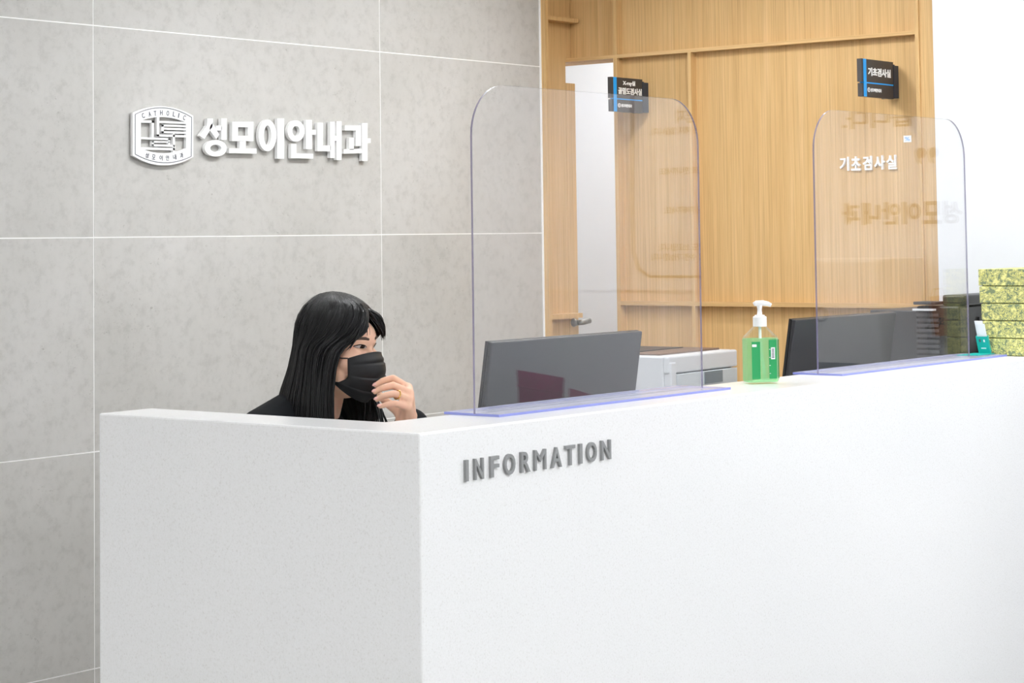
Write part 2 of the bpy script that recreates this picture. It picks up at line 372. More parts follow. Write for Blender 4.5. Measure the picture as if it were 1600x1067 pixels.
em = thing('emblem_sign', (on(1, TY, 255, 212).x, TY, 1.77), 'white shield-shaped emblem with maze-like cutouts, on the tiled wall left of the white letters', 'sign')
oT = arc(78, 195, 500, 102, 955, 240); oB = arc(78, 815, 560, 958, 955, 835)
iT = arc(195, 312, 500, 256, 850, 335); iB = arc(195, 712, 520, 782, 850, 712)
mb = MB(); d0, d1 = .004, .0145
for A, B in ((oT, iT), (iB, oB)):
    for i in range(14): mb.prism(ccw(c2([A[i], A[i+1], B[i+1], B[i]])), d0, d1, mxT)
mb.prism(ccw(c2([oT[0], iT[0], iB[0], oB[0]])), d0, d1, mxT); mb.prism(ccw(c2([iT[-1], oT[-1], oB[-1], iB[-1]])), d0, d1, mxT)
mb.box(4.0, 4.006, TY-.007, TY, 1.72, 1.726).box(4.16, 4.166, TY-.007, TY, 1.72, 1.726)
mb.build('plate', M['white_pl'], em)
bars = [[(190, 305), (388, 307), (388, 343), (190, 338)], rc(355, 306, 388, 560), [(190, 548), (620, 562), (620, 592), (190, 578)], [(595, 562), (622, 562), (622, 660), (595, 655)],
        [(358, 603), (615, 609), (615, 632), (358, 628)], [(358, 650), (690, 660), (690, 690), (358, 682)], rc(355, 600, 386, 685), rc(430, 250, 465, 545),
        [(430, 508), (690, 512), (690, 546), (430, 540)], [(690, 520), (855, 525), (855, 553), (690, 548)], [(462, 312), (855, 330), (855, 358), (462, 344)], rc(497, 362, 530, 492),
        [(497, 364), (855, 377), (855, 404), (497, 394)], [(528, 412), (855, 422), (855, 450), (528, 441)], [(497, 462), (855, 471), (855, 500), (497, 490)], rc(662, 490, 692, 785), [(190, 695), (690, 706), (690, 740), (190, 728)]]
for b in bars: MB().prism(ccw(c2(b)), d0, d1-.0008, mxT).build('bar', M['white_pl'], em)
g0 = arc(112, 218, 500, 124, 930, 262); g1 = arc(112, 795, 555, 920, 925, 828)
loop = c2(g0+g1[::-1]); mb = MB()
for i in range(len(loop)):
    a, b = loop[i], loop[(i+1) % len(loop)]
    mb.tube([mxT @ Vector((*a, d1+.0002)), mxT @ Vector((*b, d1+.0002))], .0011, 6)
mb.build('outline', M['dark_let'], em)['label'] = 'thin grey outline'
for ch, x, y, rot in zip('CATHOLIC', (228, 322, 402, 490, 585, 675, 742, 825), (238, 215, 205, 195, 203, 217, 235, 266), (22, 14, 8, 2, -5, -10, -14, -20)):
    p = c2([(x, y)])[0]; hh = .0145; w = .0034 if ch == 'I' else .0092
    mb = MB(); text(mb, ch, frame((p[0], TY, p[1]), (math.cos(R(rot)), 0, math.sin(R(rot))), (-math.sin(R(rot)), 0, math.cos(R(rot)))) @ Matrix.Translation((-w/2, -hh/2, 0)), w, hh, d1-.001, d1+.0008, .014)
    mb.build('letter', M['dark_let'], em)
for ch, x, y, rot in zip('성모이안내과', (283, 380, 487, 580, 685, 785), (815, 838, 850, 850, 838, 815), (-14, -8, -2, 3, 8, 14)):
    p = c2([(x, y)])[0]; mb = MB()
    text(mb, ch, frame((p[0], TY, p[1]), (math.cos(R(rot)), 0, math.sin(R(rot))), (-math.sin(R(rot)), 0, math.cos(R(rot)))) @ Matrix.Translation((-.0062, -.0075, 0)), .0124, .0152, d1-.001, d1+.0006, .02)
    mb.build('letter', M['dark_let'], em)

# ================================================================== ROOM SIGNS ON THE OAK WALL
def flag_sign(yp, x0, z0, z1, lines, label):
    t = thing('room_sign', (XP, yp, (z0+z1)/2), label, 'sign', 'projecting room signs')
    x1 = 6.045; th = .016
    zm = z0+.37*(z1-z0)
    MB().box(x0, x1, yp, yp+th, zm+.002, z1).build('plate', [M['sign']], t)
    MB().box(x0+.002, x1, yp, yp+th, z0, zm-.002).build('plate', [M['sign']], t)
    MB().box(x0+.012, x0+.030, yp-.0012, yp+.001, z0, z1).build('stripe', M['blue'], t)
    MB().box(x0+.012, x1-.003, yp-.0010, yp+th-.002, zm-.002, zm+.002).build('stripe', M['blue'], t)
    MB().box(6.045, 6.052, yp-.002, yp+.045, z0+.002, z1-.008).box(6.046, XP, yp+.004, yp+.018, z0+.004, z1-.01).build('bracket', M['sign_edge'], t)
    mf = lambda x, z: frame((x, yp, z), (1, 0, 0), (0, 0, 1))
    for s, x, z, w, hh, b in lines:
        mb = MB(); text(mb, s, mf(x0+x, z0+z), w, hh, -.001, .0012, b); mb.build('lettering', M['white_pl'], t)
    mb = MB().prism(ellipse(.045, .0225, .0085, .0075, 16), -.001, .0010, mf(x0, z0)); mb.build('icon', M['white_pl'], t)
    MB().ring(ellipse(.045, .0225, .005, .0045, 16), ellipse(.045, .0225, .003, .0028, 16), .0009, .0014, mf(x0, z0)).build('icon_mark', M['sign'], t)
flag_sign(4.253, 5.857, 1.894, 2.015, (('X-ray실', .068, .092, .075, .020, .03), ('골밀도검사실', .040, .062, .143, .024, .03), ('성모이안내과', .056, .0165, .065, .012, .03)), 'projecting dark room sign with two text lines, left on the oak wall by the doorway')
flag_sign(3.249, 5.834, 1.892, 2.013, (('기초검사실', .042, .068, .150, .027, .035), ('성모이안내과', .056, .0165, .072, .012, .03)), 'projecting dark room sign with one large text line, right on the oak wall')
spans = ((212, 270), (285, 345), (360, 418), (433, 500), (512, 575))
for k, (ch, (a, b)) in enumerate(zip('기초검사실', spans)):
    ya = on(0, XP-.008, 1260+a/4.103, 255).y; yb = on(0, XP-.008, 1260+b/4.103, 255).y
    mb = MB(); text(mb, ch, frame((XP, ya, 1.664), (0, -1, 0), (0, 0, 1)), ya-yb, .047, 0, .008, .025)
    tag(mb.build('sign_letter', M['white_pl'], org=(XP, ya, 1.664)), 'white raised Korean letter %s, %s of five on the oak panel' % (ch, nth[k]), 'letter', 'oak panel letters')
pz = on(0, XP, 1418, 217)
lb = thing('small_label', pz, 'tiny white and blue sticker on the oak panel above the white letters', 'sticker')
MB().box(XP-.0012, XP, pz.y-.014, pz.y+.014, pz.z-.011, pz.z+.011).build('sheet', M['paper'], lb)
text_mb = MB(); text(text_mb, '%', frame((XP-.0012, pz.y+.009, pz.z-.006), (0, -1, 0), (0, 0, 1)), .018, .012, 0, .0004, 0); text_mb.build('print', M['blue'], lb)

# ================================================================== ACRYLIC SCREENS
def screen(xa, xb, ztop, bx0, bx1, label):
    t = thing('acrylic_screen', ((xa+xb)/2, 2.65, 1.10), label, 'screen', 'clear counter screens')
    r = .105; pts = [(xa, 0), (xb, 0)]
    for i in range(13): a = math.pi/2*i/12; pts.append((xb-r+r*math.cos(a), ztop-1.105-r+r*math.sin(a)))
    for i in range(13): a = math.pi/2+math.pi/2*i/12; pts.append((xa+r+r*math.cos(a), ztop-1.105-r+r*math.sin(a)))
    MB().prism(pts, -.0025, .0025, frame((0, 2.65, 1.105), (1, 0, 0), (0, 0, 1)), 0, 1).build('sheet', [M['acr'], M['acr_edge']], t)
    q = [(bx0, 2.595), (bx1, 2.595), (bx1, 2.738), (bx0, 2.738)]
    MB().prism(q, 1.1004, 1.1054, None, 0, 1).build('base_plate', [M['sheen_plate'], M['base_edge']], t)
    MB().box(xa+.05, xb-.05, 2.653, 2.660, 1.1054, 1.113).build('bracket', M['acr'], t)
screen(3.170, 3.985, 1.764, 3.180, 4.02, 'clear acrylic counter screen in front of the left monitor')
screen(4.505, 5.335, 1.768, 4.53, 5.462, 'clear acrylic counter screen in front of the right monitor, beside the sanitizer')

# ================================================================== MONITORS
def monitor(xa, xb, y, ztop, label):
    xm = (xa+xb)/2
    t = thing('computer_monitor', (xm, y+.05, .745), label, 'monitor', 'desk monitors')
    H = .345; tl = R(9)
    mx = Matrix.Translation((xm, y, ztop)) @ Matrix.Rotation(tl, 4, 'X')     # top leans back towards the visitor side
    w = (xb-xa)/2
    MB().box(-w, w, 0, .012, -H, 0, 0, mx).box(-w+.04, w-.04, -.018, 0, -H+.03, -.16, 0, mx).build('shell', M['mon'], t, bevel=.003)
    MB().box(-w, w, .0125, .02, -H, 0, 0, mx).build('bezel', M['mon_side'], t)
    MB().box(-w+.012, w-.012, .0202, .021, -H+.02, -.01, 0, mx).build('display', M['black'], t)
    MB().box(xm-.03, xm+.03, y-.035, y-.02, .75, ztop-.18).build('stand', M['mon_side'], t)
    MB().box(xm-.12, xm+.12, y-.10, y+.09, .745, .752).build('foot', M['mon_side'], t)
monitor(3.557, 4.135, 2.92, 1.2225, 'dark desktop monitor seen from behind, behind the left acrylic screen')
monitor(4.85, 5.42, 2.92, 1.2225, 'black desktop monitor seen from behind, right of the sanitizer bottle')

# ================================================================== BACK CABINET AND GREY PRINTER
cb = thing('low_cabinet', (5.62, 3.85, 0), 'low white cabinet under the pale grey printer', 'cabinet')
MB().box(5.26, 6.03, 3.50, 4.2, .06, .73).build('body', M['white_pl'], cb)
MB().box(5.24, 6.05, 3.48, 4.22, .73, .755).build('top', M['white_pl'], cb)
MB().box(5.30, 6.0, 3.54, 4.18, 0, .06).build('plinth', M['black2'], cb)
for x in (5.27, 5.65): MB().box(x, x+.37, 3.485, 3.499, .07, .72).build('door', M['white_pl'], cb)
pr = thing('laser_printer', (5.55, 3.86, .755), 'pale grey laser printer on the cabinet by the oak wall', 'printer')
mp = Matrix.Translation((5.336, 3.671, .755)) @ Matrix.Rotation(R(3.3), 4, 'Z')
W, D, HT = .435, .36, .325
MB().box(0, W, .02, D, 0, HT, 0, mp).box(0, W, 0, .022, HT-.055, HT, 0, mp).build('body', M['grey_pl'], pr, bevel=.006)
MB().box(.04, W-.01, -.004, .018, .06, HT-.058, 0, mp).build('front_door', M['grey_pl2'], pr, bevel=.002)
MB().box(.21, .325, -.006, .0, HT-.098, HT-.060, 0, mp).build('handle_recess', M['recess'], pr)
MB().box(.005, .036, -.006, .02, .02, HT-.02, 0, mp).build('corner_pillar', M['grey_pl'], pr, bevel=.003)
MB().box(.03, W-.03, .05, D-.03, HT, HT+.006, 0, mp).build('top_cover', M['brown_pl'], pr, bevel=.002)
MB().box(.06, W-.08, .16, D-.04, HT+.006, HT+.009, 0, mp).build('output_slot', M['black'], pr)
MB().box(W, W+.012, .03, D-.02, .02, HT-.04, 0, mp).build('side_cover', M['grey_pl'], pr, bevel=.004)
for k in range(11): MB().box(-.0025, .001, .06, .14, .20-.014*k, .207-.014*k, 0, mp).build('vent', M['recess'], pr)

# black multifunction printer at the right
mf_ = thing('office_copier', (5.76, 3.02, .745), 'black office printer behind the right acrylic screen and the patterned boxes', 'printer')
MB().box(5.58, 6.0, 2.80, 2.94, .745, 1.236).build('body', M['black'], mf_, bevel=.006)
MB().box(5.585, 6.0, 2.94, 3.10, .745, 1.222).build('rear_unit', M['black2'], mf_, bevel=.004)
MB().box(5.60, 6.0, 2.79, 2.865, 1.236, 1.268).build('scanner_lid', M['black'], mf_, bevel=.006)
MB().box(5.56, 5.63, 2.868, 2.94, 1.240, 1.249).build('paper_tray', M['black2'], mf_, bevel=.002)
MB().box(5.564, 5.60, 2.875, 2.945, 1.222, 1.228).build('paper', M['paper'], mf_)
MB().box(5.70, 5.98, 2.794, 2.801, 1.06, 1.20).build('control_panel', M['black2'], mf_)
for k in range(15): MB().box(5.574, 5.581, 2.865, 2.938, 1.205-.0155*k, 1.2135-.0155*k).build('louver', M['louver'], mf_)

# ================================================================== HAND SANITIZER
sx, sy = 4.222, 2.640
sb = thing('hand_sanitizer', (sx, sy, 1.10), 'clear pump bottle of green hand sanitizer standing on the counter', 'bottle')
ms = Matrix.Translation((sx, sy, 1.1002)) @ Matrix.Rotation(R(-52+14), 4, 'Z')
def octa(w, d, c): return [(-w+c, -d), (w-c, -d), (w, -d+c), (w, d-c), (w-c, d), (-w+c, d), (-w, d-c), (-w, -d+c)]
def loft(secs, mx):
    vs = []; n = len(secs[0][0])
    for p, z in secs: vs += [mx @ Vector((x, y, z)) for x, y in p]
    fs = [(i*n+k, i*n+(k+1) % n, (i+1)*n+(k+1) % n, (i+1)*n+k) for i in range(len(secs)-1) for k in range(n)]
    fs += [tuple(range(n-1, -1, -1)), tuple((len(secs)-1)*n+k for k in range(n))]
    return vs, fs
clear = acrylic_material('clear bottle', (.96, .985, .97, 1), 1.4); M['clear'] = clear
b = MB(); b.add(*loft([(octa(.037, .024, .008), 0), (octa(.0395, .026, .008), .004), (octa(.0395, .026, .008), .106), (octa(.036, .024, .008), .112), (octa(.016, .015, .006), .133), (octa(.0135, .0135, .006), .137)], ms)); b.build('bottle', clear, sb)
liq = bpy.data.materials.new('green gel'); liq.use_nodes = True; nt = liq.node_tree; nt.nodes.clear()
o = N(liq, 'ShaderNodeOutputMaterial'); t1 = N(liq, 'ShaderNodeBsdfTransparent'); t1.inputs[0].default_value = (.66, .95, .70, 1)
t2 = N(liq, 'ShaderNodeBsdfTranslucent'); t2.inputs[0].default_value = (.68, .94, .66, 1); t3 = N(liq, 'ShaderNodeBsdfDiffuse'); t3.inputs[0].default_value = (.66, .93, .64, 1)
m1 = N(liq, 'ShaderNodeMixShader'); L(liq, t2.outputs[0], m1.inputs[1]); L(liq, t3.outputs[0], m1.inputs[2]); m1.inputs[0].default_value = .5
m2 = N(liq, 'ShaderNodeMixShader'); m2.inputs[0].default_value = .30; L(liq, t1.outputs[0], m2.inputs[1]); L(liq, m1.outputs[0], m2.inputs[2]); L(liq, m2.outputs[0], o.inputs[0])
b = MB(); b.add(*loft([(octa(.0355, .0225, .008), .004), (octa(.0385, .025, .008), .008), (octa(.0385, .025, .008), .104), (octa(.0375, .0245, .008), .107)], ms)); b.build('gel', liq, sb)
b = MB().box(.0398, .0402, -.019, .019, .016, .104, 0, ms).box(-.020, .030, -.0266, -.0262, .016, .104, 0, ms)
lbp = MB().box(.012, .031, -.0268, -.0262, .012, .104, 0, ms).build('label', M['label'], sb)
MB().box(-.031, -.010, -.0268, -.0262, .012, .100, 0, ms).build('label', M['label'], sb)
MB().box(.0398, .0403, -.018, .018, .012, .104, 0, ms).build('label', M['label'], sb)
bc = MB().box(.0170, .0270, -.0271, -.0268, .058, .086, 0, ms).build('barcode_patch', M['paper'], lbp)
for k in range(7): MB().box(.0190, .0250, -.0273, -.0271, .061+.0033*k, .0628+.0033*k, 0, ms).build('barcode_line', M['black'], lbp)
for k in range(4): MB().box(.0125, .0155, -.0271, -.0268, .024+.019*k, .0252+.019*k, 0, ms).build('scale_mark', M['paper'], lbp)
MB().box(-.030, -.019, -.0271, -.0268, .088, .094, 0, ms).build('print', M['paper'], sb)
MB().tube([ms @ Vector(p) for p in ((0, 0, .14), (0, 0, .10), (.004, 0, .06), (.012, 0, .008))], .0035, 10).build('dip_tube', M['white_pl'], sb, smooth=True)
MB().lathe([(.0165, .135), (.0165, .157), (.015, .159)], 28, ms).build('collar', M['white_pl'], sb)
MB().lathe([(.012, .157), (.012, .162), (.0062, .163), (.0052, .175), (.007, .186)], 24, ms).build('pump_stem', M['white_pl'], sb, smooth=True)
msn = Matrix.Translation((sx, sy, 1.1002)) @ Matrix.Rotation(R(-52), 4, 'Z')
MB().tube([msn @ Vector(p) for p in ((-.014, 0, .1875), (-.008, 0, .190), (.008, 0, .1905), (.020, 0, .1885), (.028, 0, .185))], [.0045, .0065, .0065, .0055, .0042], 12).build('nozzle', M['white_pl'], sb, smooth=True)

# ================================================================== PATTERNED BOXES, CARD HOLDER
pat = mat('yellow green scroll print paper', (1, 1, 1), .75, spec=.15)
gp = N(pat, 'ShaderNodeNewGeometry').outputs['Position']
nz = N(pat, 'ShaderNodeTexNoise'); nz.inputs['Scale'].default_value = 75; nz.inputs['Detail'].default_value = 1; L(pat, gp, nz.inputs['Vector'])
va = N(pat, 'ShaderNodeVectorMath', operation='SCALE'); va.inputs['Scale'].default_value = .022; L(pat, nz.outputs['Color'], va.inputs[0])
vb = N(pat, 'ShaderNodeVectorMath', operation='ADD'); L(pat, gp, vb.inputs[0]); L(pat, va.outputs[0], vb.inputs[1])
n2 = N(pat, 'ShaderNodeTexNoise'); n2.inputs['Scale'].default_value = 92; n2.inputs['Detail'].default_value = 0; L(pat, vb.outputs[0], n2.inputs['Vector'])
gd, gy, gy2 = srgb(134, 146, 112), srgb(226, 220, 126), srgb(234, 230, 154)
L(pat, ramp(pat, n2.outputs['Fac'], [(.34, gy2), (.385, gd), (.425, gy), (.465, gy2), (.50, gd), (.535, gd), (.57, gy), (.61, gy2), (.65, gd)]), bsdf(pat).inputs['Base Color'])
sp = ('topmost', 'second from the top', 'middle one', 'second from the bottom', 'bottom one')
for k in range(5):
    z = 1.1003+.0494*(4-k); dy = (.008, .006, .001, 0, .001)[k]
    t = thing('gift_box', (5.61, 2.59, z), 'yellow-green scroll-patterned box, %s of the stack on the counter' % sp[k], 'box', 'patterned boxes')
    MB().box(5.479, 5.736, 2.516, 2.668+dy, z, z+.040).build('base', pat, t, bevel=.001)
    MB().box(5.472, 5.743, 2.509, 2.675+dy, z+.0022, z+.0490).build('lid', pat, t, bevel=.0015)
hx, hy = 5.425, 2.655
ch = thing('card_holder', (hx, hy, 1.10), 'teal card holder with white cards leaning beside the patterned boxes', 'card holder')
MB().prism([(5.34, 2.690), (5.37, 2.640), (5.462, 2.634), (5.452, 2.690)], 1.1062, 1.1085).build('base', M['teal'], ch)
mh = frame((5.442, 2.672, 1.1085), (.25, -1, 0), (-.28, .05, 1))
def hb(x0, x1, y0, y1, z0, z1): return MB().box(x0, x1, y0, y1, z0, z1, 0, mh)
hb(0, .034, 0, .050, -.012, -.010).box(0, .034, 0, .050, 0, .002, 0, mh).box(0, .002, 0, .05, -.010, 0, 0, mh).box(.032, .034, 0, .05, -.010, 0, 0, mh).box(0, .034, 0, .002, -.010, 0, 0, mh).build('pocket', M['teal'], ch)
hb(.003, .026, .003, .094, -.008, -.006).build('card', M['paper'], ch); hb(.008, .031, .003, .086, -.005, -.003).build('card', M['paper'], ch)
hb(.010, .024, .014, .017, .002, .0026).build('print', M['paper'], ch); hb(.008, .0125, .034, .042, .002, .0026).build('print', M['dark_let'], ch); hb(.020, .024, .034, .041, .002, .0026).build('print', M['paper'], ch)

# ================================================================== PERSON
Fv = Vector((.235, -1, 0)).normalized(); Uv = Vector((0, 0, 1)); Lv = Uv.cross(Fv)
eye_mid = at_depth(579, 541, 4.58)
Hc = eye_mid-Fv*.085
hm = Matrix(((Fv.x, Lv.x, Uv.x, Hc.x), (Fv.y, Lv.y, Uv.y, Hc.y), (Fv.z, Lv.z, Uv.z, Hc.z), (0, 0, 0, 1)))   # local (forward, left, up)
def hp(f, l, u): return hm @ Vector((f, l, u))
pe = thing('person', (Hc.x-.02, Hc.y+.22, .47), 'long-haired person in black top and black face mask seated behind the counter, hand at chin', 'person')

def remeshed(name, mb, voxel, material, smooth_it=6, fac=.5):
    o = mb.build(name, material); md = o.modifiers.new('r', 'REMESH'); md.mode = 'VOXEL'; md.voxel_size = voxel; md.use_smooth_shade = True
    sm = o.modifiers.new('s', 'SMOOTH'); sm.iterations = smooth_it; sm.factor = fac
    bpy.context.view_layer.update(); dg = bpy.context.evaluated_depsgraph_get()
    me = bpy.data.meshes.new_from_object(o.evaluated_get(dg)); old = o.data; o.modifiers.clear()
    inv = Matrix.Translation(-Vector(pe.location)); me.transform(inv)
    o.data = me; bpy.data.meshes.remove(old); me.materials.clear(); me.materials.append(material); o.parent = pe
    me.polygons.foreach_set('use_smooth', [True]*len(me.polygons)); return o
def chain(mb, pts, seg=16):
    # joined round limbs: pts = [(point, radius), ...]
    for i in range(len(pts)-1):
        (a, ra), (b, rb) = pts[i], pts[i+1]; mb.tube([a, b], [ra, rb], seg)
    for p, r in pts: mb.ell(p, r, r, r, seg=seg, rings=10)
def hell(mb, f, l, u, rf, rl, ru):
    b2 = MB().ell((f, l, u), rf, rl, ru, hm, 28, 18); mb.add(b2.v, b2.f)

# --- landmarks
shR, shL = hp(-.115, -.122, -.192), hp(-.085, .150, -.205)
elL = Vector((3.74, 3.13, .800)); wrL = at_depth(636, 656, 4.535)
elR = hp(.02, -.235, -.42); wrR = Vector((3.28, 3.00, .785))
hipR, hipL = hp(-.24, -.085, -.69), hp(-.24, .085, -.69)
knR, knL = hp(.13, -.10, -.67), hp(.13, .10, -.67)
anR, anL = hp(.10, -.10, -1.12), hp(.10, .10, -1.12)
# --- hand joints from the photograph, at their own distance
FI = {  # finger: (root, middle joint, far joint, tip) pixel x, y, distance
 'index':  ((637, 606, 4.525), (614, 591, 4.506), (598, 595, 4.504), (587, 602, 4.508)),
 'middle': ((639, 614, 4.505), (614, 602, 4.480), (598, 606, 4.476), (586, 612, 4.482)),
 'ring':   ((639, 625, 4.492), (616, 615, 4.460), (601, 618, 4.456), (589, 624, 4.462)),
 'little': ((636, 636, 4.482), (617, 630, 4.446), (605, 632, 4.444), (594, 635, 4.448))}
FR = {'index': (.0100, .0084, .0074, .0062), 'middle': (.0102, .0086, .0076, .0063), 'ring': (.0098, .0082, .0073, .0060), 'little': (.0088, .0073, .0065, .0055)}

body = MB()
# head
hell(body, -.006, 0, .028, .080, .074, .080)            # skull
hell(body, .020, 0, -.040, .066, .062, .076)            # face
hell(body, .044, 0, .018, .046, .058, .045)             # forehead
hell(body, .052, 0, -.088, .034, .030, .028)            # chin
for s_ in (-1, 1):
    hell(body, .050, s_*.034, -.030, .034, .030, .030)  # cheeks
    hell(body, .020, s_*.052, -.070, .034, .014, .026)  # jaw
    hell(body, -.008, s_*.077, -.012, .016, .008, .030) # ears
body.tube([hp(.079, 0, .006), hp(.083, 0, -.018), hp(.087, 0, -.038)], [.007, .008, .009], 12)
# neck, trunk
chain(body, [(hp(-.03, 0, -.06), .052), (hp(-.055, 0, -.14), .055), (hp(-.085, 0, -.20), .062)])
hell(body, -.11, 0, -.26, .080, .135, .075); hell(body, -.12, 0, -.36, .095, .135, .12); hell(body, -.17, 0, -.52, .092, .125, .13); hell(body, -.22, 0, -.66, .11, .155, .10)
chain(body, [(hp(-.085, -.03, -.175), .042), (shR, .048)]); chain(body, [(hp(-.08, .03, -.175), .042), (shL, .048)])
chain(body, [(shR, .050), (elR, .040), (wrR, .025), (wrR+Vector((.03, -.09, 0)), .022)])
chain(body, [(shL, .050), (elL, .039), (wrL, .0265)])
for a, b_, c in ((hipR, knR, anR), (hipL, knL, anL)): chain(body, [(a, .085), (b_, .058), (c, .038), (c+Fv*.12-Uv*.03, .030)])
# palm and fingers
roots = {k: at_depth(*v[0]) for k, v in FI.items()}
for k, v in FI.items():
    P = [at_depth(*q) for q in v]; chain(body, list(zip(P, FR[k])), 12)
    chain(body, [(wrL, .022), (roots[k].lerp(wrL, .45), .0165), (roots[k], .0118)], 12)
chain(body, [(roots['index'], .011), (roots['middle'], .0115), (roots['ring'], .011), (roots['little'], .010)], 12)
thb = [at_depth(622, 640, 4.555), at_depth(606, 630, 4.562), at_depth(594, 618, 4.548)]
chain(body, [(wrL, .02), (thb[0], .014), (thb[1], .0105), (thb[2], .0085)], 12)
bo = remeshed('body', body, .0030, M['skin'], 3, .5)
bvh = BVHTree.FromObject(bo, bpy.context.evaluated_depsgraph_get())
pinv = Matrix.Translation(-Vector(pe.location))
def face_hit(l, u, f0=.2):
    o_ = pinv @ hp(f0, l, u); r_ = bvh.ray_cast(o_, -Fv); 
    return (Vector(pe.location)+r_[0], r_[1]) if r_[0] else (hp(.08, l, u), Fv)

# --- eyes, lashes, brows
for s_ in (-1, 1):
    def surf(l, u, off=.0): p, n = face_hit(l, u); return p+Fv*off
    c0 = s_*.031; w2 = .0150
    def lid(t, up):   # t -1 inner .. 1 outer, almond with a raised outer corner
        hgt = (1-abs(t)**2.2)*(.0046 if up else -.0028)
        return c0+s_*t*w2, .0006*t+hgt+(.0012*t)
    n_ = 12; em_ = MB(); up_ = [lid(-1+2*i/n_, True) for i in range(n_+1)]; lo_ = [lid(-1+2*i/n_, False) for i in range(n_+1)]
    vs = [surf(*p, .0012) for p in up_]+[surf(*p, .0012) for p in lo_]
    em_.add(vs, [(i, i+1, n_+2+i, n_+1+i) for i in range(n_)]); eo = em_.build('eye', M['eyew'], pe, smooth=True)
    ic = c0+.003; pts = []
    for i in range(20):
        a = 2*math.pi*i/20; l_, u_ = ic+.0058*math.cos(a), .0008+.0060*math.sin(a); t = max(-1, min(1, (l_-c0)/(s_*w2)))
        u_ = max(lid(t, False)[1], min(lid(t, True)[1], u_)); pts.append(surf(l_, u_, .0017))
    MB().add(pts, [tuple(range(20))]).build('iris', M['iris'], eo)
    MB().tube([surf(p[0], p[1]+.0004, .0015) for p in up_], [.0005+.0008*(i/n_) for i in range(n_+1)], 6).build('upper_lashes', M['iris'], eo)
    MB().tube([surf(p[0], p[1]-.0002, .0008) for p in lo_], .00035, 5).build('lower_lashes', M['brow'], eo)
    br = [(c0-s_*.017, .0160), (c0-s_*.008, .0182), (c0+s_*.004, .0192), (c0+s_*.014, .0180), (c0+s_*.021, .0150)]
    MB().tube([surf(*p, .0002) for p in br], [.0026, .0033, .0031, .0024, .0010], 8).build('eyebrow', M['brow'], pe, smooth=True)

# --- clothing
sh = MB()
hell(sh, -.11, 0, -.262, .092, .148, .082); hell(sh, -.12, 0, -.36, .110, .150, .13); hell(sh, -.17, 0, -.52, .108, .142, .15); hell(sh, -.22, 0, -.64, .125, .17, .10)
chain(sh, [(hp(-.095, -.045, -.155), .056), (shR, .064)]); chain(sh, [(hp(-.085, .040, -.165), .054), (shL, .064)])
chain(sh, [(shR, .060), (elR, .050), (wrR.lerp(elR, .2), .034)])
chain(sh, [(shL, .060), (elL, .050), (wrL.lerp(elL, .06), .040)])
cr = [hp(-.068+.060*math.cos(a), .066*math.sin(a), -.163-.012*math.cos(a)) for a in [2*math.pi*i/24 for i in range(25)]]
sh.tube(cr, .014, 10)
so = remeshed('shirt', sh, .005, M['shirt'], 5, .5)
tr_ = MB()
for a, b_, c in ((hipR, knR, anR), (hipL, knL, anL)): chain(tr_, [(a, .10), (b_, .072), (c, .055)])
hell(tr_, -.22, 0, -.68, .125, .17, .09)
remeshed('trousers', tr_, .012, M['shirt'], 3)

# --- mask with pleats
def mask_pt(s_, t):
    # s_ -1..1 across, t 0 top .. 1 bottom
    fc = [(.0, .092), (.18, .101), (.42, .107), (.65, .104), (.85, .094), (1, .070)]; uc = [(0, -.012), (.5, -.062), (1, -.124)]
    def it(tb, x):
        for (a, b), (c, d) in zip(tb, tb[1:]):
            if x <= c: k = (x-a)/(c-a); k = k*k*(3-2*k); return b+(d-b)*k
        return tb[-1][1]
    f_c = it(fc, t); u_c = it(uc, t) if False else -.012-.112*t
    kk = max(0, (t-.55)/.45); kk = kk*kk*(3-2*kk); fe = .064-.040*kk; le = .064+.001*kk; ue = -.023-.056*min(1, t*1.25)+.006*kk
    a = abs(s_); k = a**1.75
    fo = f_c+(fe-f_c)*k; lo = le*math.sin(a*math.pi/2)**.92*(1 if s_ > 0 else -1)
    uo = u_c+(ue-u_c)*a**1.5
    pl = (t*3.6+.1) % 1; fo += (.0045*(1-pl)**.8-.001)*(1-a**3)*(1 if .12 < t < .9 else .2)
    return hp(fo, lo, uo)
mk = MB(); ns, nt_ = 28, 44
vs = [mask_pt(-1+2*i/ns, j/nt_) for j in range(nt_+1) for i in range(ns+1)]
fs = [(j*(ns+1)+i, j*(ns+1)+i+1, (j+1)*(ns+1)+i+1, (j+1)*(ns+1)+i) for j in range(nt_) for i in range(ns)]
mk.add(vs, fs); mo = mk.build('face_mask', M['mask'], pe, smooth=True); sd = mo.modifiers.new('thick', 'SOLIDIFY'); sd.thickness = .0018; sd.offset = 1
for s_ in (-1, 1):
    MB().tube([mask_pt(s_, 0), hp(.028, s_*.074, -.022), hp(.0, s_*.084, -.012), hp(-.018, s_*.084, -.020), hp(-.02, s_*.080, -.045), hp(.01, s_*.074, -.070), mask_pt(s_, 1)], .0014, 6).build('ear_loop', M['mask'], mo)
